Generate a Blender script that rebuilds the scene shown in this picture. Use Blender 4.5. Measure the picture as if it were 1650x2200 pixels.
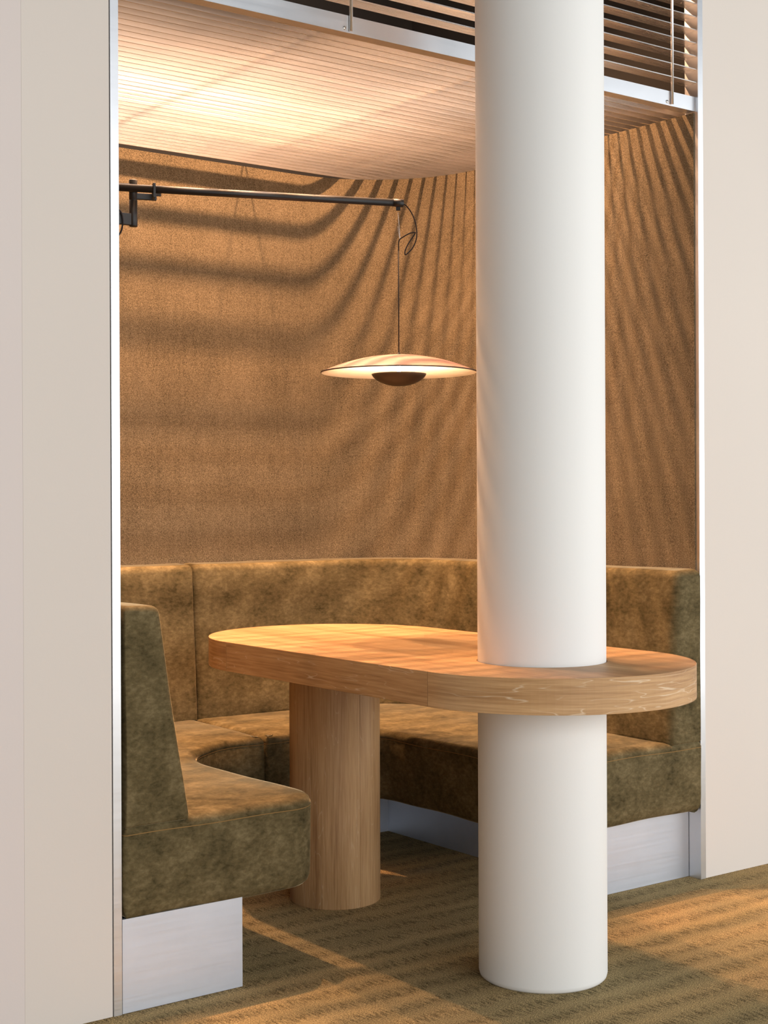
import bpy, bmesh, math, random
from mathutils import Matrix, Vector

for o in list(bpy.data.objects):
    bpy.data.objects.remove(o)
S = bpy.context.scene
COL = S.collection
rnd = random.Random(7)

# ------------------------------------------------------------------ camera
F_PX, YAW, ROLL = 3186.7, math.radians(36.81), -0.0042
cam = bpy.data.cameras.new('camera')
cam.sensor_fit = 'VERTICAL'
cam.sensor_height = 36.0
cam.lens = F_PX / 2200 * 36.0
cam.shift_y = -30 / 2200
cam.clip_start = 0.05
cam_o = bpy.data.objects.new('camera', cam)
COL.objects.link(cam_o)
cam_o.matrix_world = (Matrix.Translation((0, 0, 1.12)) @ Matrix.Rotation(-YAW, 4, 'Z')
                      @ Matrix.Rotation(math.pi / 2, 4, 'X') @ Matrix.Rotation(ROLL, 4, 'Z'))
S.camera = cam_o

# ------------------------------------------------------------------ light
S.view_settings.view_transform = 'Standard'
S.view_settings.look = 'None'
S.view_settings.gamma = 1.0
S.view_settings.use_curve_mapping = False
S.view_settings.exposure = 0.0

world = bpy.data.worlds.new('world')
S.world = world
world.use_nodes = True
wn = world.node_tree
wn.nodes['Background'].inputs['Color'].default_value = (0.92, 0.965, 1.0, 1)
wn.nodes['Background'].inputs['Strength'].default_value = 0.18


def light(name, kind, loc, energy, color, aim=None, **kw):
    d = bpy.data.lights.new(name, kind)
    d.energy = energy
    d.color = color
    for k, v in kw.items():
        setattr(d, k, v)
    o = bpy.data.objects.new(name, d)
    COL.objects.link(o)
    o.location = loc
    if aim is not None:
        o.rotation_euler = (Vector(aim) - Vector(loc)).to_track_quat('-Z', 'Y').to_euler()
    return o


# daylight of the open room in front of the booth: a tall glazed front ahead-right, a window band facing the booth
light('window_daylight', 'AREA', (7.2, -0.6, 1.75), 170, (0.97, 0.985, 1.0), aim=(2.6, 2.9, 1.2),
      shape='RECTANGLE', size=5.5, size_y=3.2)
light('window_daylight_front', 'AREA', (1.7, -4.0, 1.75), 285, (0.985, 0.99, 1.0), aim=(2.4, 3.0, 1.2),
      shape='RECTANGLE', size=6.8, size_y=2.7)
# warm lamps in the dark void above the louvred ceiling, then an added fill
WARM = (1.0, 0.55, 0.29)
for x in (1.80, 2.35, 2.88):
    light('void_lamp', 'SPOT', (x, 3.855, 3.56), 370, WARM, aim=(x, 3.855, 0), spot_size=math.radians(72),
          spot_blend=0.6, shadow_soft_size=0.030)
for x, e in ((1.85, 22), (2.93, 95)):
    light('void_lamp_low', 'SPOT', (x, 3.33, 2.91), e, WARM, aim=(x, 3.33, 0), spot_size=math.radians(130),
          spot_blend=0.5, shadow_soft_size=0.018)
light('blade_fill_strip', 'AREA', (2.15, 2.995, 3.00), 40, (1.0, 0.74, 0.58), aim=(2.15, 3.95, 2.27),  # unseen fill light added to brighten front faces of the ceiling blades
      shape='RECTANGLE', size=1.5, size_y=0.03, spread=math.radians(120))


# ------------------------------------------------------------------ node helpers
def new_mat(name):
    m = bpy.data.materials.new(name)
    m.use_nodes = True
    nt = m.node_tree
    b = nt.nodes['Principled BSDF']
    return m, nt, b


def nd(nt, t, **kw):
    n = nt.nodes.new(t)
    for k, v in kw.items():
        if k in n.inputs.keys():
            n.inputs[k].default_value = v
        else:
            setattr(n, k, v)
    return n


def lk(nt, a, b):
    nt.links.new(a, b)


def coord(nt, scale=(1, 1, 1), kind='Object', rot=(0, 0, 0)):
    tc = nd(nt, 'ShaderNodeTexCoord')
    mp = nd(nt, 'ShaderNodeMapping')
    mp.inputs['Scale'].default_value = scale
    mp.inputs['Rotation'].default_value = rot
    lk(nt, tc.outputs[kind], mp.inputs['Vector'])
    return mp.outputs['Vector']


def noise(nt, vec, scale, detail=3.0, rough=0.55, dist=0.0):
    n = nd(nt, 'ShaderNodeTexNoise')
    n.inputs['Scale'].default_value = scale
    n.inputs['Detail'].default_value = detail
    n.inputs['Roughness'].default_value = rough
    n.inputs['Distortion'].default_value = dist
    lk(nt, vec, n.inputs['Vector'])
    return n.outputs['Fac']


def ramp(nt, fac, stops):
    r = nd(nt, 'ShaderNodeValToRGB')
    e = r.color_ramp.elements
    while len(e) < len(stops):
        e.new(0.5)
    for el, (p, c) in zip(e, stops):
        el.position = p
        el.color = (c[0], c[1], c[2], 1) if len(c) == 3 else c
    lk(nt, fac, r.inputs['Fac'])
    return r.outputs['Color']


def mix(nt, fac, a, b, blend='MIX'):
    m = nd(nt, 'ShaderNodeMix', data_type='RGBA', blend_type=blend)
    if isinstance(fac, (int, float)):
        m.inputs[0].default_value = fac
    else:
        lk(nt, fac, m.inputs[0])
    for s, v in ((6, a), (7, b)):
        if isinstance(v, tuple):
            m.inputs[s].default_value = (*v, 1)
        else:
            lk(nt, v, m.inputs[s])
    return m.outputs[2]


def math_n(nt, op, a, b=None, c=None):
    m = nd(nt, 'ShaderNodeMath', operation=op)
    for i, v in enumerate((a, b, c)):
        if v is None:
            continue
        if isinstance(v, (int, float)):
            m.inputs[i].default_value = v
        else:
            lk(nt, v, m.inputs[i])
    return m.outputs[0]


def bump(nt, bsdf, height, strength=0.3, dist=0.01):
    b = nd(nt, 'ShaderNodeBump')
    b.inputs['Strength'].default_value = strength
    b.inputs['Distance'].default_value = dist
    lk(nt, height, b.inputs['Height'])
    lk(nt, b.outputs['Normal'], bsdf.inputs['Normal'])


def flat(name, col, rough=0.5, metal=0.0, **kw):
    m, nt, b = new_mat(name)
    b.inputs['Base Color'].default_value = (*col, 1)
    b.inputs['Roughness'].default_value = rough
    b.inputs['Metallic'].default_value = metal
    for k, v in kw.items():
        b.inputs[k].default_value = v
    # very fine mottling so that nothing is a dead flat tone
    n = noise(nt, coord(nt), 35.0, 3)
    c = mix(nt, n, tuple(x * 0.95 for x in col), tuple(min(1, x * 1.05) for x in col))
    lk(nt, c, b.inputs['Base Color'])
    return m


# ------------------------------------------------------------------ materials
def mat_paint(name, col, rough=0.75):
    m, nt, b = new_mat(name)
    v = coord(nt)
    n = noise(nt, v, 1.6, 2)
    lk(nt, mix(nt, n, tuple(x * 0.97 for x in col), tuple(min(1, x * 1.03) for x in col)), b.inputs['Base Color'])
    b.inputs['Roughness'].default_value = rough
    bump(nt, b, noise(nt, v, 160.0, 3), 0.05, 0.002)
    return m


def mat_alu(name, col=(0.84, 0.86, 0.89), rough=0.36):
    m, nt, b = new_mat(name)
    v = coord(nt, (0.6, 30, 30))
    n = noise(nt, v, 6.0, 4)
    v2 = coord(nt)
    n2 = noise(nt, v2, 9.0, 4)
    oi = nd(nt, 'ShaderNodeObjectInfo')
    c = mix(nt, n2, tuple(x * 0.9 for x in col), tuple(min(1, x * 1.05) for x in col))
    hv = nd(nt, 'ShaderNodeHueSaturation')
    lk(nt, math_n(nt, 'MULTIPLY_ADD', oi.outputs['Random'], 0.12, 0.9), hv.inputs['Value'])
    lk(nt, c, hv.inputs['Color'])
    lk(nt, hv.outputs['Color'], b.inputs['Base Color'])
    b.inputs['Metallic'].default_value = 1.0
    lk(nt, math_n(nt, 'MULTIPLY_ADD', n, 0.16, rough - 0.06), b.inputs['Roughness'])
    return m


def mat_velvet():
    m, nt, b = new_mat('olive_velvet')
    v = coord(nt)
    blotch = noise(nt, v, 12.0, 6, 0.62, 0.1)
    crush = noise(nt, coord(nt, (1, 1, 1.6)), 60.0, 4, 0.65, 0.25)
    f = math_n(nt, 'ADD', math_n(nt, 'MULTIPLY', blotch, 0.55), math_n(nt, 'MULTIPLY', crush, 0.45))
    c = ramp(nt, f, [(0.33, (0.046, 0.035, 0.013)), (0.5, (0.122, 0.092, 0.041)), (0.69, (0.23, 0.178, 0.090))])
    lk(nt, c, b.inputs['Base Color'])
    b.inputs['Roughness'].default_value = 0.85
    b.inputs['Specular IOR Level'].default_value = 0.15
    b.inputs['Sheen Weight'].default_value = 1.0
    b.inputs['Sheen Roughness'].default_value = 0.18
    b.inputs['Sheen Tint'].default_value = (0.86, 0.68, 0.40, 1)
    bump(nt, b, f, 0.12, 0.01)
    return m


def mat_wool():
    m, nt, b = new_mat('heathered_wool_felt')
    v = coord(nt)
    sp = noise(nt, v, 340.0, 2, 0.65)
    vert = noise(nt, coord(nt, (50, 50, 4)), 2.2, 3)
    hor = noise(nt, coord(nt, (2.5, 2.5, 120)), 2.0, 2)
    big = noise(nt, v, 5.0, 4)
    f = math_n(nt, 'ADD', sp, math_n(nt, 'MULTIPLY', math_n(nt, 'SUBTRACT', vert, 0.5), 0.14))
    f = math_n(nt, 'ADD', f, math_n(nt, 'MULTIPLY', math_n(nt, 'SUBTRACT', hor, 0.5), 0.08))
    f = math_n(nt, 'ADD', f, math_n(nt, 'MULTIPLY', math_n(nt, 'SUBTRACT', big, 0.5), 0.25))
    c = ramp(nt, f, [(0.28, (0.052, 0.039, 0.022)), (0.42, (0.128, 0.098, 0.057)), (0.57, (0.182, 0.139, 0.084)),
                     (0.74, (0.27, 0.21, 0.134))])
    lk(nt, c, b.inputs['Base Color'])
    b.inputs['Roughness'].default_value = 1.0
    b.inputs['Specular IOR Level'].default_value = 0.05
    b.inputs['Sheen Weight'].default_value = 0.1
    bump(nt, b, sp, 0.35, 0.004)
    return m


def mat_carpet():
    m, nt, b = new_mat('looped_carpet')
    v = coord(nt)
    loops = noise(nt, v, 300.0, 2, 0.75)
    rows = nd(nt, 'ShaderNodeTexWave', wave_type='BANDS', bands_direction='Y', wave_profile='SIN')
    rows.inputs['Scale'].default_value = 3.7
    rows.inputs['Distortion'].default_value = 2.2
    rows.inputs['Detail'].default_value = 2.0
    rows.inputs['Detail Scale'].default_value = 2.0
    lk(nt, v, rows.inputs['Vector'])
    dash = noise(nt, coord(nt, (150, 30, 1), rot=(0, 0, 0.2)), 1.0, 2, 0.6)
    tint = noise(nt, coord(nt, (0.5, 1.9, 1)), 1.3, 3, 0.5)
    tint2 = noise(nt, coord(nt, (0.7, 5.5, 1)), 2.0, 3, 0.5)
    base = ramp(nt, tint, [(0.36, (0.285, 0.228, 0.125)), (0.48, (0.345, 0.262, 0.135)), (0.58, (0.41, 0.285, 0.140)),
                           (0.68, (0.325, 0.255, 0.148))])
    shade = ramp(nt, tint2, [(0.35, (0.86, 0.87, 0.85)), (0.65, (1.1, 1.09, 1.07))])
    base = mix(nt, 1.0, base, shade, 'MULTIPLY')
    gate = ramp(nt, rows.outputs['Fac'], [(0.05, (0.12, 0.12, 0.12)), (0.9, (1, 1, 1))])
    cut = ramp(nt, dash, [(0.38, (1, 1, 1)), (0.58, (0, 0, 0))])
    hole = math_n(nt, 'MULTIPLY', gate, cut)
    hgt = math_n(nt, 'SUBTRACT', loops, math_n(nt, 'MULTIPLY', hole, 0.15))
    k = ramp(nt, hgt, [(0.24, (0.22, 0.20, 0.17)), (0.45, (1.0, 0.98, 0.94)), (0.66, (2.1, 2.02, 1.85))])
    lk(nt, mix(nt, 1.0, base, k, 'MULTIPLY'), b.inputs['Base Color'])
    b.inputs['Roughness'].default_value = 1.0
    b.inputs['Specular IOR Level'].default_value = 0.05
    bump(nt, b, hgt, 0.7, 0.006)
    return m


def mat_oak(name, kind='UV', axis=0, tone=1.0, fleck=0.3):
    """grain runs along `axis` of the chosen coordinates"""
    m, nt, b = new_mat(name)
    sc = [26.0, 26.0, 26.0]
    sc[axis] = 1.5
    v = coord(nt, tuple(sc), kind)
    wide = noise(nt, v, 0.55, 3, 0.5, 0.6)
    sc2 = [190.0, 190.0, 190.0]
    sc2[axis] = 7.0
    fine = noise(nt, coord(nt, tuple(sc2), kind), 1.0, 3, 0.6, 0.3)
    f = math_n(nt, 'ADD', math_n(nt, 'MULTIPLY', wide, 0.55), math_n(nt, 'MULTIPLY', fine, 0.45))
    t = tone
    c = ramp(nt, f, [(0.34, (0.30 * t, 0.155 * t, 0.062 * t)), (0.48, (0.46 * t, 0.265 * t, 0.118 * t)),
                     (0.64, (0.60 * t, 0.375 * t, 0.185 * t))])
    if fleck:
        sf = [34.0, 34.0, 34.0]
        sf[axis] = 4.0
        vf = coord(nt, tuple(sf), kind, (0, 0, 0.12))
        n1 = noise(nt, vf, 2.0, 1, 0.4, 0.15)
        line = ramp(nt, math_n(nt, 'ABSOLUTE', math_n(nt, 'SUBTRACT', n1, 0.5)),
                    [(0.0, (1, 1, 1)), (0.018, (0, 0, 0))])
        gate = ramp(nt, noise(nt, vf, 0.9, 2), [(0.46, (0, 0, 0)), (0.6, (1, 1, 1))])
        fac = math_n(nt, 'MULTIPLY', math_n(nt, 'MULTIPLY', line, gate), fleck)
        c = mix(nt, fac, c, (0.86, 0.70, 0.50))
    lk(nt, c, b.inputs['Base Color'])
    b.inputs['Roughness'].default_value = 0.5
    b.inputs['Specular IOR Level'].default_value = 0.35
    bump(nt, b, fine, 0.08, 0.002)
    return m


M = dict(
    wall=mat_paint('beige_wall_paint', (0.74, 0.675, 0.61)),
    wall_side=mat_paint('rose_beige_wall_paint', (0.74, 0.665, 0.625)),
    column=mat_paint('white_column_paint', (0.86, 0.86, 0.835), 0.6),
    dark=mat_paint('dark_void_paint', (0.0025, 0.002, 0.0015), 1.0),
    alu=mat_alu('brushed_aluminium'),
    slat=mat_alu('mill_aluminium_slat', (0.92, 0.89, 0.86), 0.26),
    plinth=mat_alu('aluminium_plinth_sheet', (0.77, 0.82, 0.91), 0.48),
    velvet=mat_velvet(),
    wool=mat_wool(),
    carpet=mat_carpet(),
    oak_top=mat_oak('oak_tabletop', 'Object', 1, 1.0, 0.0),
    oak_band=mat_oak('oak_edge_veneer', 'UV', 0, 1.12, 0.6),
    oak_leg=mat_oak('oak_leg_veneer', 'UV', 1, 0.95, 0.2),
    thread=flat('gold_thread', (0.30, 0.17, 0.05), 0.8),
    black=flat('black_lacquered_steel', (0.006, 0.005, 0.005), 0.48),
    black_cable=flat('black_cable', (0.008, 0.007, 0.009), 0.95),
    steel=flat('bare_steel_wire', (0.72, 0.68, 0.62), 0.25, 1.0),
    shade=flat('blush_lampshade', (0.36, 0.19, 0.14), 0.45),
    shade_in=flat('white_lampshade_lining', (0.90, 0.88, 0.84), 0.6),
    bowl=flat('dark_brown_bowl', (0.028, 0.014, 0.008), 0.5),
)
m, nt, b = new_mat('lamp_disc_glow')
b.inputs['Emission Color'].default_value = (1.0, 0.64, 0.34, 1)
b.inputs['Emission Strength'].default_value = 230
M['glow'] = m


# ------------------------------------------------------------------ object helpers
def prop(o, label=None, cat=None, group=None, kind=None):
    for k, v in (('label', label), ('category', cat), ('group', group), ('kind', kind)):
        if v:
            o[k] = v
    return o


def empty(name, loc):
    o = bpy.data.objects.new(name, None)
    o.empty_display_size = 0.1
    COL.objects.link(o)
    o.location = loc
    return o


def root_loc(o):
    p = Vector(o.location)
    while o.parent:
        o = o.parent
        p += Vector(o.location)
    return p


def put(name, me, mat, parent=None, smooth=False, loc=(0, 0, 0)):
    if smooth:
        for p in me.polygons:
            p.use_smooth = True
    if mat is not None and not me.materials:
        me.materials.append(mat)
    o = bpy.data.objects.new(name, me)
    COL.objects.link(o)
    o.location = loc
    if parent is not None:
        o.parent = parent
        o.matrix_parent_inverse = Matrix.Translation(root_loc(parent)).inverted() \
            if parent.type == 'EMPTY' else Matrix.Identity(4)
    return o


def mesh(bm, name='m'):
    bmesh.ops.recalc_face_normals(bm, faces=bm.faces)
    me = bpy.data.meshes.new(name)
    bm.to_mesh(me)
    bm.free()
    return me


def add_box(bm, x0, x1, y0, y1, z0, z1):
    v = [bm.verts.new((x, y, z)) for z in (z0, z1) for y in (y0, y1) for x in (x0, x1)]
    for f in ((0, 1, 3, 2), (4, 5, 7, 6), (0, 1, 5, 4), (2, 3, 7, 6), (0, 2, 6, 4), (1, 3, 7, 5)):
        bm.faces.new([v[i] for i in f])


def box(*b, bevel=0.0, seg=2):
    bm = bmesh.new()
    add_box(bm, *b)
    if bevel:
        bmesh.ops.bevel(bm, geom=bm.edges[:], offset=bevel, segments=seg, affect='EDGES', profile=0.5)
    return mesh(bm)


def lathe(profile, c, n=96, close=False):
    """profile: list of (r, z); uv = (arc, z)"""
    bm = bmesh.new()
    rings = []
    for r, z in profile:
        if r < 1e-6:
            rings.append([bm.verts.new((c[0], c[1], z))])
        else:
            rings.append([bm.verts.new((c[0] + r * math.cos(2 * math.pi * i / n), c[1] + r * math.sin(2 * math.pi * i / n), z))
                          for i in range(n)])
    for a, b_ in zip(rings, rings[1:]):
        for i in range(n):
            j = (i + 1) % n
            vs = [a[i % len(a)], a[j % len(a)], b_[j % len(b_)], b_[i % len(b_)]]
            vs = list(dict.fromkeys(vs))
            if len(vs) > 2:
                bm.faces.new(vs)
    for ring, do in ((rings[0], close), (rings[-1], close)):
        if do and len(ring) > 2:
            bm.faces.new(ring)
    return mesh(bm)


def tube(points, r, n=10, smooth_sub=0):
    """round tube through 3-D points, capped"""
    P = [Vector(p) for p in points]
    if smooth_sub:
        Q = []
        for i in range(len(P) - 1):
            p0, p1, p2, p3 = P[max(i - 1, 0)], P[i], P[i + 1], P[min(i + 2, len(P) - 1)]
            for k in range(smooth_sub):
                t = k / smooth_sub
                Q.append(0.5 * ((2 * p1) + (p2 - p0) * t + (2 * p0 - 5 * p1 + 4 * p2 - p3) * t * t
                                + (3 * p1 - p0 - 3 * p2 + p3) * t ** 3))
        Q.append(P[-1])
        P = Q
    bm = bmesh.new()
    rings = []
    ref = Vector((0.31, 0.17, 0.93)).normalized()
    u = None
    for i, p in enumerate(P):
        d = (P[min(i + 1, len(P) - 1)] - P[max(i - 1, 0)]).normalized()
        if u is None:
            u = d.cross(ref).normalized()
        else:
            u = (u - d * u.dot(d)).normalized()
        w = d.cross(u)
        rings.append([bm.verts.new(p + r * (math.cos(2 * math.pi * k / n) * u + math.sin(2 * math.pi * k / n) * w)) for k in range(n)])
    for a, b_ in zip(rings, rings[1:]):
        for k in range(n):
            bm.faces.new([a[k], a[(k + 1) % n], b_[(k + 1) % n], b_[k]])
    bm.faces.new(rings[0])
    bm.faces.new(rings[-1])
    return mesh(bm)


def fillet(poly, radii, n=10, closed=True):
    out = []
    N = len(poly)
    for i in range(N):
        p = Vector(poly[i])
        r = radii[i]
        if r <= 0 or (not closed and i in (0, N - 1)):
            out.append(p)
            continue
        a = (Vector(poly[i - 1]) - p)
        b_ = (Vector(poly[(i + 1) % N]) - p)
        da, db = a.normalized(), b_.normalized()
        ang = da.angle(db)
        t = r / math.tan(ang / 2)
        c = p + (da + db).normalized() * (r / math.sin(ang / 2))
        s, e = p + da * t - c, p + db * t - c
        a0 = math.atan2(s.y, s.x)
        sw = math.atan2(s.x * e.y - s.y * e.x, s.dot(e))
        for k in range(n + 1):
            q = a0 + sw * k / n
            out.append(c + r * Vector((math.cos(q), math.sin(q))))
    return out


def densify(pts, step, closed=True):
    out = []
    N = len(pts)
    for i in range(N if closed else N - 1):
        a, b_ = pts[i], pts[(i + 1) % N]
        k = max(1, int(math.ceil((b_ - a).length / step)))
        out += [a + (b_ - a) * (j / k) for j in range(k)]
    if not closed:
        out.append(pts[-1])
    return out


def normals2(pts, closed=True):
    """left-hand mitre normals"""
    N = len(pts)
    out = []
    for i in range(N):
        if closed:
            a, b_ = pts[i - 1], pts[(i + 1) % N]
        else:
            a, b_ = pts[max(i - 1, 0)], pts[min(i + 1, N - 1)]
        d1 = (pts[i] - a)
        d2 = (b_ - pts[i])
        d1 = d1.normalized() if d1.length > 1e-7 else d2.normalized()
        d2 = d2.normalized() if d2.length > 1e-7 else d1
        n1, n2 = Vector((-d1.y, d1.x)), Vector((-d2.y, d2.x))
        n = (n1 + n2).normalized()
        out.append(n / max(0.5, n.dot(n1)))
    return out


def wob(p, amp, k=9.0):
    x, y, z = p
    return amp * (math.sin(k * x + 1.3 * k * z + 0.7) * math.cos(0.8 * k * y - 0.5 * k * z) + 0.5 * math.sin(2.3 * k * (x + y) + k * z))


def cushion(poly, layers, wobble=0.002):
    """poly: CCW plan outline (Vector2); layers: (inset, z) from bottom to top; capped"""
    nr = normals2(poly)
    bm = bmesh.new()
    rings = []
    for ins, z in layers:
        ring = []
        for p, n_ in zip(poly, nr):
            q = p + n_ * ins
            w = wob((q.x, q.y, z), wobble)
            q = q + n_ * w
            ring.append(bm.verts.new((q.x, q.y, z + wob((q.y, q.x, z), wobble * 0.8))))
        rings.append(ring)
    N = len(poly)
    for a, b_ in zip(rings, rings[1:]):
        for i in range(N):
            bm.faces.new([a[i], a[(i + 1) % N], b_[(i + 1) % N], b_[i]])
    for ring in (rings[0], rings[-1]):
        es = [bm.edges.get((ring[i], ring[(i + 1) % N])) for i in range(N)]
        bmesh.ops.triangle_fill(bm, use_beauty=True, use_dissolve=False, edges=es)
    return mesh(bm)


def backrest(path, sect, end_r=0.02, wobble=0.002):
    """sweep sect(inset) -> rounded section (t from wall, z) along an open plan path; left normal points into the booth"""
    path = densify(path, 0.03, False)
    nr = normals2(path, False)
    L = [0.0]
    for a, b_ in zip(path, path[1:]):
        L.append(L[-1] + (b_ - a).length)
    bm = bmesh.new()

    def ring(p, n_, inset):
        r_ = []
        for s in sect(inset):
            xy = p + n_ * s.x
            w = wob((xy.x, xy.y, s.y), wobble)
            r_.append(bm.verts.new((xy.x + n_.x * w, xy.y + n_.y * w, s.y + w * 0.6)))
        return r_
    K = 7
    d0 = (path[1] - path[0]).normalized()
    d1 = (path[-1] - path[-2]).normalized()
    rings = [ring(path[0], nr[0], end_r + 0.012)]
    for k in range(K + 1):
        a = (k / K) * math.pi / 2
        rings.append(ring(path[0] + d0 * end_r * (1 - math.cos(a)), nr[0], end_r * (1 - math.sin(a))))
    for p, n_, l in zip(path, nr, L):
        if end_r * 1.05 < l < L[-1] - end_r * 1.05:
            rings.append(ring(p, n_, 0))
    for k in range(K, -1, -1):
        a = (k / K) * math.pi / 2
        rings.append(ring(path[-1] - d1 * end_r * (1 - math.cos(a)), nr[-1], end_r * (1 - math.sin(a))))
    rings.append(ring(path[-1], nr[-1], end_r + 0.012))
    N = len(rings[0])
    for a, b_ in zip(rings, rings[1:]):
        for i in range(N):
            bm.faces.new([a[i], a[(i + 1) % N], b_[(i + 1) % N], b_[i]])
    for ring_ in (rings[0], rings[-1]):
        c = sum((v.co for v in ring_), Vector()) / N
        cv = bm.verts.new(c)
        for i in range(N):
            bm.faces.new([ring_[i], ring_[(i + 1) % N], cv])
    return mesh(bm)


V2 = lambda *a: Vector(a)

# ================================================================== setting
YF = 2.924            # front plane of the booth wall
XL, XR = 1.471, 3.340  # clear opening
H = 2.250             # underside of louvred ceiling

bm = bmesh.new()
add_box(bm, -3.0, 7.5, -5.0, 5.2, -0.06, 0.0)
prop(put('floor', mesh(bm), M['carpet']), 'olive and tan looped carpet floor with ribbed rows', kind='structure')

TOPZ = 4.40
prop(put('wall_left', box(1.249, 1.4495, YF, YF + 0.04, 0, TOPZ), M['wall']),
     'beige painted wall strip left of the booth opening', kind='structure')
prop(put('wall_left_panel', box(-2.5, 1.2487, YF, YF + 0.04, 0, TOPZ), M['wall_side']),
     'rose beige wall panel at the far left edge', kind='structure')
prop(put('wall_right', box(3.3625, 7.4, YF, YF + 0.04, 0, TOPZ), M['wall']),
     'beige painted wall to the right of the booth opening', kind='structure')
prop(put('wall_front', box(1.4500, 3.362, YF + 0.004, YF + 0.04, 3.07, TOPZ), M['wall']),
     'beige painted wall panel over the louvred grille', kind='structure')

# dark shell around and above the booth
prop(put('wall_shell_left', box(1.33, 1.36, YF + 0.0405, 4.42, 0, TOPZ), M['dark']), 'dark void wall above the booth, left side', kind='structure')
prop(put('wall_shell_right', box(3.45, 3.48, YF + 0.0405, 4.42, 0, TOPZ), M['dark']), 'dark void wall above the booth, right side', kind='structure')
prop(put('wall_shell_back', box(1.33, 3.48, 4.4205, 4.45, 0, TOPZ), M['dark']), 'dark void wall above the booth, rear side', kind='structure')
prop(put('ceiling_void', box(1.33, 3.48, YF, 4.45, TOPZ + 0.0005, TOPZ + 0.03), M['dark']), 'dark lid of the void above the booth', kind='structure')

# curved wool-lined booth wall
LW = [V2(1.474, YF + 0.0125), V2(1.474, 4.305), V2(3.298, 4.305), V2(3.3365, YF + 0.0125)]
lining = densify(fillet(LW, [0, 0.12, 0.46, 0], 28, False), 0.05, False)
nr = normals2(lining, False)


def lining_piece(idx):
    bm = bmesh.new()
    rings = []
    for k in idx:
        p, q = lining[k], lining[k] + nr[k] * 0.035
        rings.append([bm.verts.new(c) for c in ((p.x, p.y, 0.212), (p.x, p.y, H - 0.004), (q.x, q.y, H - 0.004), (q.x, q.y, 0.212))])
    for a, b_ in zip(rings, rings[1:]):
        for i in range(4):
            bm.faces.new([a[i], a[(i + 1) % 4], b_[(i + 1) % 4], b_[i]])
    bm.faces.new(rings[0])
    bm.faces.new(rings[-1])
    return mesh(bm)


n_l = next(k for k, p in enumerate(lining) if p.y > 4.18)
n_r = max(k for k, p in enumerate(lining) if p.y > 3.84)
for nm, idx, lab in (('wall_inner_left', range(0, n_l + 1), 'wool felt lining on the left inside of the booth'),
                     ('wall_back', range(n_l, n_r + 1), 'curved rear booth wall lined in heathered brown wool felt'),
                     ('wall_inner_right', range(n_r, len(lining)), 'wool felt lining on the right inside of the booth, striped by louvre light')):
    prop(put(nm, lining_piece(list(idx)), M['wool']), lab, kind='structure')

# louvred ceiling : upright aluminium blades running along the opening
ceil = prop(empty('ceiling', (2.4, 3.64, H)), 'louvred booth ceiling of closely spaced aluminium blades', kind='structure')
PITCH, BLADE, THK = 0.0385, 0.040, 0.0036
sl = box(-1.03, 1.03, -THK / 2, THK / 2, 0, BLADE)
sl.materials.append(M['slat'])
y = 2.9675
while y < 4.30:
    o = put('slat', sl, None, ceil, loc=(2.402, y, H + 0.0005))
    o.rotation_euler = (rnd.uniform(-0.022, 0.022), 0, rnd.uniform(-0.0008, 0.0008))
    y += PITCH
for x in (2.072, 2.636):
    put('rod', tube([(x, 2.975, H + 0.024), (x, 4.30, H + 0.024)], 0.004, 10), M['alu'], ceil, True)

# aluminium jambs: flat front bar, deepened beside the grille and beside the plinth


def jamb(x0, x1):
    bm = bmesh.new()
    add_box(bm, x0, x1, YF - 0.002, YF + 0.012, 0.0, 3.069)
    add_box(bm, x0, x1, YF + 0.012, YF + 0.048, H - 0.008, 3.069)
    add_box(bm, x0, x1, YF + 0.012, YF + 0.054, 0.0, 0.208)
    return mesh(bm)


prop(put('trim_1', jamb(1.4515, XL), M['alu']), 'slim bright aluminium jamb at the left edge of the opening', kind='structure')
prop(put('trim_2', jamb(XR, 3.3615), M['alu']), 'slim bright aluminium jamb at the right edge of the opening', kind='structure')

# ================================================================== louvred front grille
gr = prop(empty('louvre_grille', (2.4, YF, H)), 'aluminium louvre grille of horizontal slats above the booth opening', 'grille')
g = box(-0.9335, 0.9335, 0.0, 0.045, 0.0, 0.0026)
g.materials.append(M['slat'])
z = H + 0.082
while z < 3.06:
    put('slat', g, None, gr, loc=((XL + XR) / 2, YF + 0.003, z))
    z += PITCH
bm = bmesh.new()
x0, x1 = XL + 0.001, XR - 0.001
add_box(bm, x0, x1, YF + 0.009, YF + 0.0125, H, H + 0.042)
add_box(bm, x0, x1, YF + 0.0125, YF + 0.040, H, H + 0.0035)
put('beam', mesh(bm), M['alu'], gr)
for i, x in enumerate((1.535, 2.098, 2.668, 3.238)):
    put('rod', tube([(x, YF + 0.0045, H + 0.004), (x, YF + 0.0045, 3.066)], 0.0042, 12), M['alu'], gr, True)
    sc = lathe([(0.0, 0.0), (0.0045, 0.0), (0.0045, 0.0018), (0.003, 0.0026), (0, 0.0026)], (0, 0), 16)
    so = put('screw', sc, M['steel'], gr, True)
    so.matrix_parent_inverse = Matrix.Translation(-gr.location)
    so.location = (x - 0.017, YF + 0.009, H + 0.010)
    so.rotation_euler = (math.pi / 2, 0, 0)

# ================================================================== column
CX, CY, CR = 2.386, 2.572, 0.1505
col_o = put('column', lathe([(0, 0.0), (CR - 0.006, 0.0), (CR - 0.002, 0.004), (CR, 0.012), (CR, 0.6), (CR, 1.2), (CR, 2.2), (CR, TOPZ), (0, TOPZ)], (CX, CY), 128),
            M['column'], smooth=True)
prop(col_o, 'thick round white column rising through the oak table', 'column')

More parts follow.
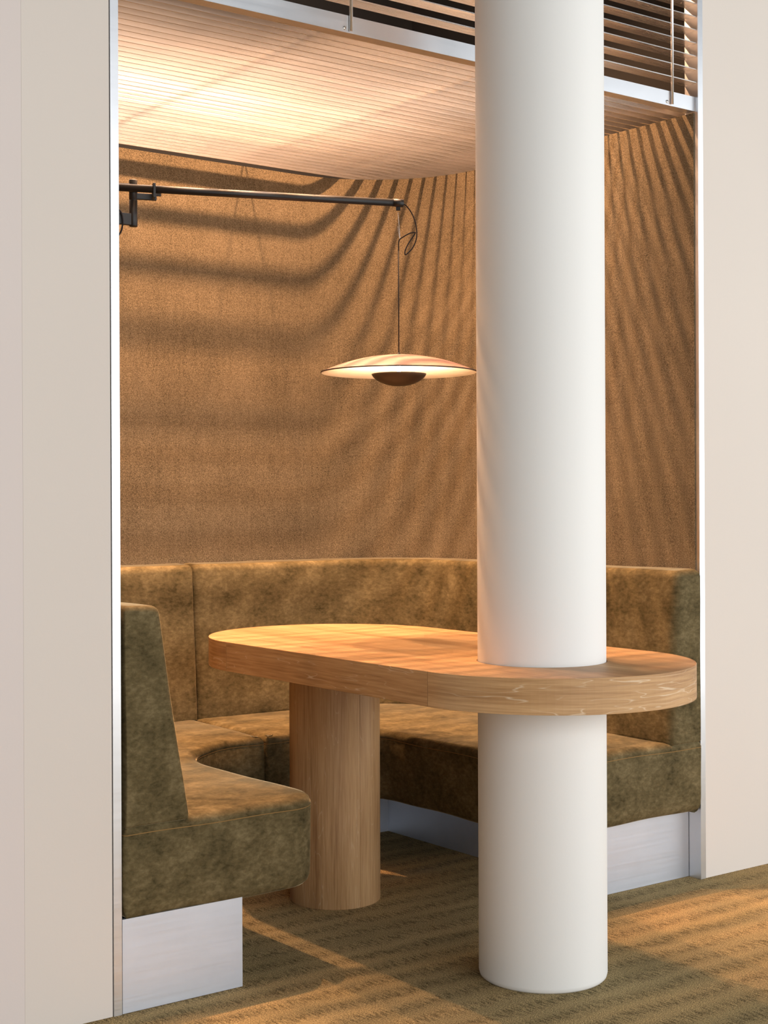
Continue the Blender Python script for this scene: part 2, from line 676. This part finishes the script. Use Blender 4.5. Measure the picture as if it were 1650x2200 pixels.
# ================================================================== table
TX, TYF, TYB, TW, TZ0, TZ1 = 2.385, 2.562, 3.425, 0.35, 0.660, 0.737
tb = prop(empty('table', (TX, 3.0, 0)), 'oval oak table with thick edge built around the white column', 'table')


def stadium(w, n=40):
    pts = []
    for i in range(n + 1):
        a = math.pi + math.pi * i / n
        pts.append(V2(TX + w * math.cos(a), TYF + w * math.sin(a)))
    for i in range(n + 1):
        a = math.pi * i / n
        pts.append(V2(TX + w * math.cos(a), TYB + w * math.sin(a)))
    return pts


outer = stadium(TW - 0.0022)
hole = [V2(CX + (CR + 0.0025) * math.cos(2 * math.pi * i / 72), CY + (CR + 0.0025) * math.sin(2 * math.pi * i / 72)) for i in range(72)]
bm = bmesh.new()
cols = []
for loop in (outer, hole):
    lo = [bm.verts.new((p.x, p.y, TZ0)) for p in loop]
    hi = [bm.verts.new((p.x, p.y, TZ1)) for p in loop]
    n = len(loop)
    for i in range(n):
        bm.faces.new([lo[i], lo[(i + 1) % n], hi[(i + 1) % n], hi[i]])
    cols.append((lo, hi))
for k in (0, 1):
    es = []
    for c in cols:
        r_ = c[k]
        es += [bm.edges.get((r_[i], r_[(i + 1) % len(r_)])) for i in range(len(r_))]
    bmesh.ops.triangle_fill(bm, use_beauty=True, edges=es)
put('tabletop', mesh(bm), M['oak_top'], tb)


def band(pts, u0):
    """veneer strip along an open plan path, 2.2 mm thick, uv along its length"""
    nr_ = normals2(pts, False)
    bm = bmesh.new()
    uv = bm.loops.layers.uv.new('UVMap')
    L = u0
    rows = []
    prev = None
    for p, n_ in zip(pts, nr_):
        if prev is not None:
            L += (p - prev).length
        prev = p
        q = p + n_ * 0.0021
        e = 0.0006
        sec = [(p, TZ0 - 0.0002), (p + n_ * e, TZ0 - 0.0008), (q, TZ0 - 0.0008), (q, TZ1 + 0.0003), (p + n_ * e, TZ1 + 0.0003), (p, TZ1 - 0.0006)]
        rows.append(([bm.verts.new((s.x, s.y, z_)) for s, z_ in sec], L))
    for (a, la), (b_, lb) in zip(rows, rows[1:]):
        for i in range(6):
            f = bm.faces.new([a[i], a[(i + 1) % 6], b_[(i + 1) % 6], b_[i]])
            for lp in f.loops:
                lp[uv].uv = (la if lp.vert in a else lb, lp.vert.co.z)
    bm.faces.new(rows[0][0])
    bm.faces.new(rows[-1][0])
    return mesh(bm)


G = 0.0007
arc_f = [V2(TX + TW * math.cos(a), TYF + TW * math.sin(a)) for a in [math.pi + G / TW + (math.pi - 2 * G / TW) * i / 64 for i in range(65)]]
arc_b = [V2(TX + TW * math.cos(a), TYB + TW * math.sin(a)) for a in [(math.pi - 2 * G / TW) * i / 64 + G / TW for i in range(65)]]
st_r = densify([V2(TX + TW, TYF + G), V2(TX + TW, TYB - G)], 0.05, False)
st_l = densify([V2(TX - TW, TYB - G), V2(TX - TW, TYF + G)], 0.05, False)
u = 0
for pts in (arc_f, st_r, arc_b, st_l):
    put('edge_band', band(pts, u), M['oak_band'], tb, False)
    u += 1.7

# leg: veneered drum with one butt joint
LX, LY, LR = 2.378, 3.413, 0.1265
bm = bmesh.new()
uv = bm.loops.layers.uv.new('UVMap')
seam_a = math.radians(-92)
angs = [seam_a + 0.001] + [seam_a + 0.003 + (2 * math.pi - 0.006) * i / 96 for i in range(97)] + [seam_a + 2 * math.pi - 0.001]
rad = [LR - 0.0008] + [LR] * 97 + [LR - 0.0008]
zs = [0.0, 0.003, 0.2, 0.4, TZ0 - 0.0012]
rr = []
for z in zs:
    rr.append([bm.verts.new((LX + (r - (0.002 if z == 0 else 0)) * math.cos(a), LY + (r - (0.002 if z == 0 else 0)) * math.sin(a), z)) for a, r in zip(angs, rad)])
N = len(angs)
for k in range(len(zs) - 1):
    for i in range(N):
        j = (i + 1) % N
        f = bm.faces.new([rr[k][i], rr[k][j], rr[k + 1][j], rr[k + 1][i]])
        f.smooth = i not in (0, N - 2, N - 1)
        uu = [angs[i] * LR, (angs[j] if j else angs[i]) * LR]
        for lp, q in zip(f.loops, ((uu[0], zs[k]), (uu[1], zs[k]), (uu[1], zs[k + 1]), (uu[0], zs[k + 1]))):
            lp[uv].uv = q
bm.faces.new(rr[0]).smooth = False
bm.faces.new(rr[-1]).smooth = False
for e in bm.edges:
    e.smooth = all(f.smooth for f in e.link_faces)
put('leg', mesh(bm), M['oak_leg'], tb)

# ================================================================== banquette
bq = prop(empty('banquette', (2.4, 3.6, 0)), 'olive velvet built-in corner banquette wrapping round the oak table', 'banquette')
SB, ST = 0.200, 0.412
LAY = [(0.030, SB), (0.015, SB + 0.003), (0.006, SB + 0.011), (0.0015, SB + 0.024), (0.0, SB + 0.045), (0.0, SB + 0.10), (0.0, ST - 0.026), (0.0015, ST - 0.0235), (0.0, ST - 0.021), (0.004, ST - 0.010), (0.012, ST - 0.003), (0.028, ST)]
WXL, WY, WXR = 1.4765, 4.300, 3.336
seatA = [V2(WXL - 0.002, YF - 0.010), V2(2.008, YF - 0.010), V2(2.002, 3.755), V2(2.366, 3.755), V2(2.366, WY), V2(WXL, WY)]
seatA = densify(fillet(seatA, [0.008, 0.105, 0.30, 0.012, 0.01, 0.10], 12), 0.03)
sA = put('seat_cushion', cushion(seatA, LAY), M['velvet'], bq, True)
xr = lambda y: 3.298 + (4.305 - y) / (4.305 - YF) * 0.0385 - 0.001
seatB = [V2(2.3685, 3.755), V2(2.700, 3.755), V2(2.700, YF - 0.010), V2(3.3395, YF - 0.010), V2(3.3355, YF + 0.012), V2(xr(3.0) - 0.001, 3.0), V2(xr(4.305) - 0.002, WY), V2(2.3685, WY)]
seatB = densify(fillet(seatB, [0.012, 0.20, 0.105, 0.008, 0, 0, 0.46, 0.01], 14), 0.03)
sB = put('seat_cushion', cushion(seatB, LAY), M['velvet'], bq, True)


def seam_loop(poly, z, inset, r=0.0011):
    nr_ = normals2(poly)
    return [((p + n_ * inset).x + n_.x * wob((p.x, p.y, z), 0.002), (p + n_ * inset).y + n_.y * wob((p.x, p.y, z), 0.002), z + wob((p.y, p.x, z), 0.0016)) for p, n_ in zip(poly, nr_)]


for so, poly in ((sA, seatA), (sB, seatB)):
    pts = seam_loop(poly, ST - 0.0235, 0.0008)
    k = max(range(len(pts)), key=lambda i: pts[i][1] + pts[i][0] * 0.01)
    pts = pts[k:] + pts[:k]
    put('seam', tube(pts, 0.0011, 6), M['thread'], so, True)


def sect(tb_, tt, z0, z1, rt=0.024):
    """rounded section as a function of an inset; x = distance from wall"""
    def f(i):
        p = [V2(0.001 + i * 0.15, z0 + i * 0.3), V2(tb_ - i, z0 + i * 0.3), V2(tt - i, z1 - i), V2(0.001 + i * 0.15, z1 + 0.004 - i)]
        rr = [max(0.002, r - i) for r in (0.006, 0.014, rt, 0.014)]
        out = fillet(p, rr, 6)
        n6 = 7
        res = []
        for k in range(4):
            seg = out[k * n6:(k + 1) * n6]
            res += seg
            a, b_ = seg[-1], out[((k + 1) * n6) % len(out)]
            res += [a + (b_ - a) * t for t in (0.15, 0.3, 0.45, 0.6, 0.75, 0.9)]
        return res
    return f


# left arm backrest, then the two back pieces
pL = [V2(WXL, 4.13), V2(WXL, YF - 0.008)]
put('backrest', backrest(pL, sect(0.165, 0.090, 0.402, 0.884), 0.018), M['velvet'], bq, True)
pA = [V2(2.372, WY + 0.001), V2(WXL + 0.02, WY + 0.001)]
put('backrest', backrest(pA, sect(0.135, 0.105, 0.402, 0.906), 0.014), M['velvet'], bq, True)
wallB = fillet([V2(3.3385, YF - 0.008), V2(xr(4.305), WY + 0.001), V2(2.375, WY + 0.001)], [0, 0.455, 0], 28, False)
put('backrest', backrest(wallB, sect(0.135, 0.105, 0.402, 0.906), 0.026), M['velvet'], bq, True)

# aluminium plinth sheets
pz = SB + 0.006
pl = M['plinth']
put('plinth_panel', box(1.4725, 1.776, YF - 0.0015, YF + 0.0085, 0.001, pz), pl, bq)
put('plinth_panel', box(1.766, 1.776, YF + 0.0087, 3.9855, 0.001, pz), pl, bq)
put('plinth_panel', box(1.766, 3.0048, 3.986, 3.996, 0.001, pz), pl, bq)
put('plinth_panel', box(2.995, 3.005, 2.9782, 3.9855, 0.001, pz), pl, bq)
put('plinth_panel', box(2.995, 3.3385, 2.968, 2.978, 0.001, pz), pl, bq)

# ================================================================== wall lamp with cantilever arm
RGT = Vector((math.cos(YAW), -math.sin(YAW), 0))
SX, SY, SZ = 2.448, 3.201, 1.462
AZ = 1.9205
la = prop(empty('arm_lamp', (1.50, 3.545, 1.70)), 'black cantilever wall lamp with a shallow blush dish shade', 'lamp')
a1 = Vector((2.456, 3.194, AZ))
ad = Vector((0.712, -0.258, 0)).normalized()
post = Vector((1.776, 3.4405, 0))
a0 = a1 - ad * 0.86
put('arm', tube([a0, a1], 0.0098, 20), M['black'], la, True)
cap = put('arm_end', tube([a1 - ad * 0.026, a1 + ad * 0.002], 0.0106, 20), M['black'], la, True)
side = Vector((-ad.y, ad.x, 0))
if side.y < 0:
    side = -side
pc = post + side * 0.022
put('pivot_post', lathe([(0, 1.825), (0.0095, 1.825), (0.0108, 1.827), (0.0108, 1.892), (0.0100, 1.8925), (0.0100, 1.8945), (0.0108, 1.895), (0.0108, 1.9445), (0.0095, 1.9465), (0, 1.9465)], (pc.x, pc.y), 32), M['black'], la, True)


def obox(c, d, hx, hy, z0, z1, bev=0.001):
    """box centred at c (xy), long axis along d"""
    bm = bmesh.new()
    add_box(bm, -hx, hx, -hy, hy, z0, z1)
    if bev:
        bmesh.ops.bevel(bm, geom=bm.edges[:], offset=bev, segments=2, affect='EDGES', profile=0.5)
    e = Vector((-d.y, d.x, 0))
    for v in bm.verts:
        x, y_, z_ = v.co
        v.co = (c.x + d.x * x + e.x * y_, c.y + d.y * x + e.y * y_, z_)
    return mesh(bm)


put('clamp_bar', obox(pc + ad * 0.030, ad, 0.030, 0.006, 1.896, 1.912), M['black'], la)
put('clamp', obox(post + ad * 0.050, ad, 0.0035, 0.0135, 1.897, 1.9345), M['black'], la)
put('clamp', obox(pc + ad * 0.062, ad, 0.010, 0.004, 1.9075, 1.9325), M['black'], la)
put('tie_bar', obox(pc - ad * 0.07, ad, 0.075, 0.004, 1.930, 1.936), M['black'], la)
wd = Vector((-1, 0.10, 0)).normalized()
put('bracket', obox(pc + wd * 0.152, wd, 0.146, 0.007, 1.828, 1.858), M['black'], la)
wp = box(1.4745, 1.488, pc.y - 0.035 + 0.03, pc.y + 0.035 + 0.03, 1.70, 1.95, bevel=0.002)
put('wall_plate', wp, M['black'], la)
put('cable', tube([a0 + Vector((0, 0, -0.005)), (1.60, 3.53, 1.86), (1.70, 3.47, 1.868), (1.745, 3.455, 1.858), (1.742, 3.46, 1.80), (1.68, 3.48, 1.775), (1.56, 3.50, 1.78), (1.4895, 3.50, 1.79)], 0.0022, 8, 8), M['black_cable'], la, True)
# hinge under the arm tip, steel hook wire, slack cable, drop cable
hp = Vector((SX, SY, 0))
hz = AZ - 0.020


def off(r, z):
    return (SX + RGT.x * r, SY + RGT.y * r, z)


tab = lathe([(0, -0.004), (0.0062, -0.004), (0.0062, 0.004), (0, 0.004)], (0, 0), 24)
t_o = put('hinge_tab', tab, M['black'], la, True)
t_o.matrix_parent_inverse = Matrix.Translation(-la.location)
t_o.matrix_world = Matrix.Translation((SX, SY, AZ - 0.0195)) @ Matrix.Rotation(-YAW, 4, 'Z') @ Matrix.Rotation(math.pi / 2, 4, 'X')
put('hinge_neck', obox(hp, RGT, 0.0062, 0.004, AZ - 0.0195, AZ - 0.006, 0.0), M['black'], la)
pin = put('hinge_pin', lathe([(0, -0.0052), (0.0032, -0.0052), (0.0032, 0.0052), (0, 0.0052)], (0, 0), 18), M['steel'], la, True)
pin.matrix_parent_inverse = Matrix.Translation(-la.location)
pin.matrix_world = t_o.matrix_world.copy()
put('hook_wire', tube([off(-0.001, AZ - 0.024), off(0.0005, AZ - 0.045), off(0.004, AZ - 0.095), off(0.0005, AZ - 0.080), off(-0.002, AZ - 0.062)], 0.0009, 6, 6), M['steel'], la, True)
put('slack_cable', tube([off(0.012, AZ - 0.001), off(0.022, AZ - 0.007), off(0.038, AZ - 0.030), off(0.048, AZ - 0.060), off(0.050, AZ - 0.085),
                         off(0.047, AZ - 0.103), off(0.038, AZ - 0.122), off(0.024, AZ - 0.1365), off(0.018, AZ - 0.139), off(0.0185, AZ - 0.128), off(0.028, AZ - 0.108),
                         off(0.045, AZ - 0.083), off(0.043, AZ - 0.0795), off(0.030, AZ - 0.082), off(0.012, AZ - 0.092), off(0.003, AZ - 0.099), off(0.0008, AZ - 0.108), off(0.0005, AZ - 0.13)], 0.0017, 8, 8), M['black_cable'], la, True)
put('drop_cable', tube([(SX, SY, AZ - 0.125), (SX, SY, SZ + 0.040)], 0.0017, 8), M['black_cable'], la, True)
# shade: thin shallow dish
R0 = 0.211
prof = []
for i in range(25):
    t = i / 24
    prof.append((R0 * t, SZ + 0.0465 * (1 - t ** 2) ** 1.0 + 0.0))
shade = put('lamp_shade', lathe(prof + [(R0 + 0.0008, SZ - 0.001), (R0 - 0.0004, SZ - 0.0018)], (SX, SY), 128), M['shade'], la, True)
put('rim', lathe([(R0 + 0.0010, SZ - 0.0016), (R0 + 0.0022, SZ - 0.0004), (R0 + 0.0012, SZ + 0.0010), (R0 - 0.0006, SZ + 0.0002), (R0 + 0.0010, SZ - 0.0016)], (SX, SY), 128), M['bowl'], shade, True)
prof_in = [(r * 0.997, z - 0.0025) for r, z in prof]
put('shade_lining', lathe([(max(0, r), z) for r, z in prof_in], (SX, SY), 128), M['shade_in'], shade, True)
BR, BZ = 0.0745, 1.4575
pb = [(BR * math.sin(math.pi / 2 * i / 16), BZ - 0.034 * math.cos(math.pi / 2 * i / 16) ** 1.25) for i in range(17)]
pb2 = pb + [(BR - 0.002, BZ + 0.0005), (BR - 0.006, BZ - 0.003), (0, BZ - 0.003)]
bowl = put('bowl', lathe(pb2, (SX, SY), 96), M['bowl'], la, True)
put('stem', lathe([(0, BZ - 0.003), (0.006, BZ - 0.003), (0.006, SZ + 0.043), (0, SZ + 0.043)], (SX, SY), 24), M['shade_in'], la, True)
put('ferrule', lathe([(0, SZ + 0.0465), (0.005, SZ + 0.0465), (0.004, SZ + 0.052), (0, SZ + 0.052)], (SX, SY), 20), M['black'], la, True)
put('glow_ring', lathe([(0.010, BZ - 0.0026), (BR - 0.010, BZ - 0.0026), (BR - 0.010, BZ - 0.0016), (0.010, BZ - 0.0016), (0.010, BZ - 0.0026)], (SX, SY), 64), M['glow'], la, False)
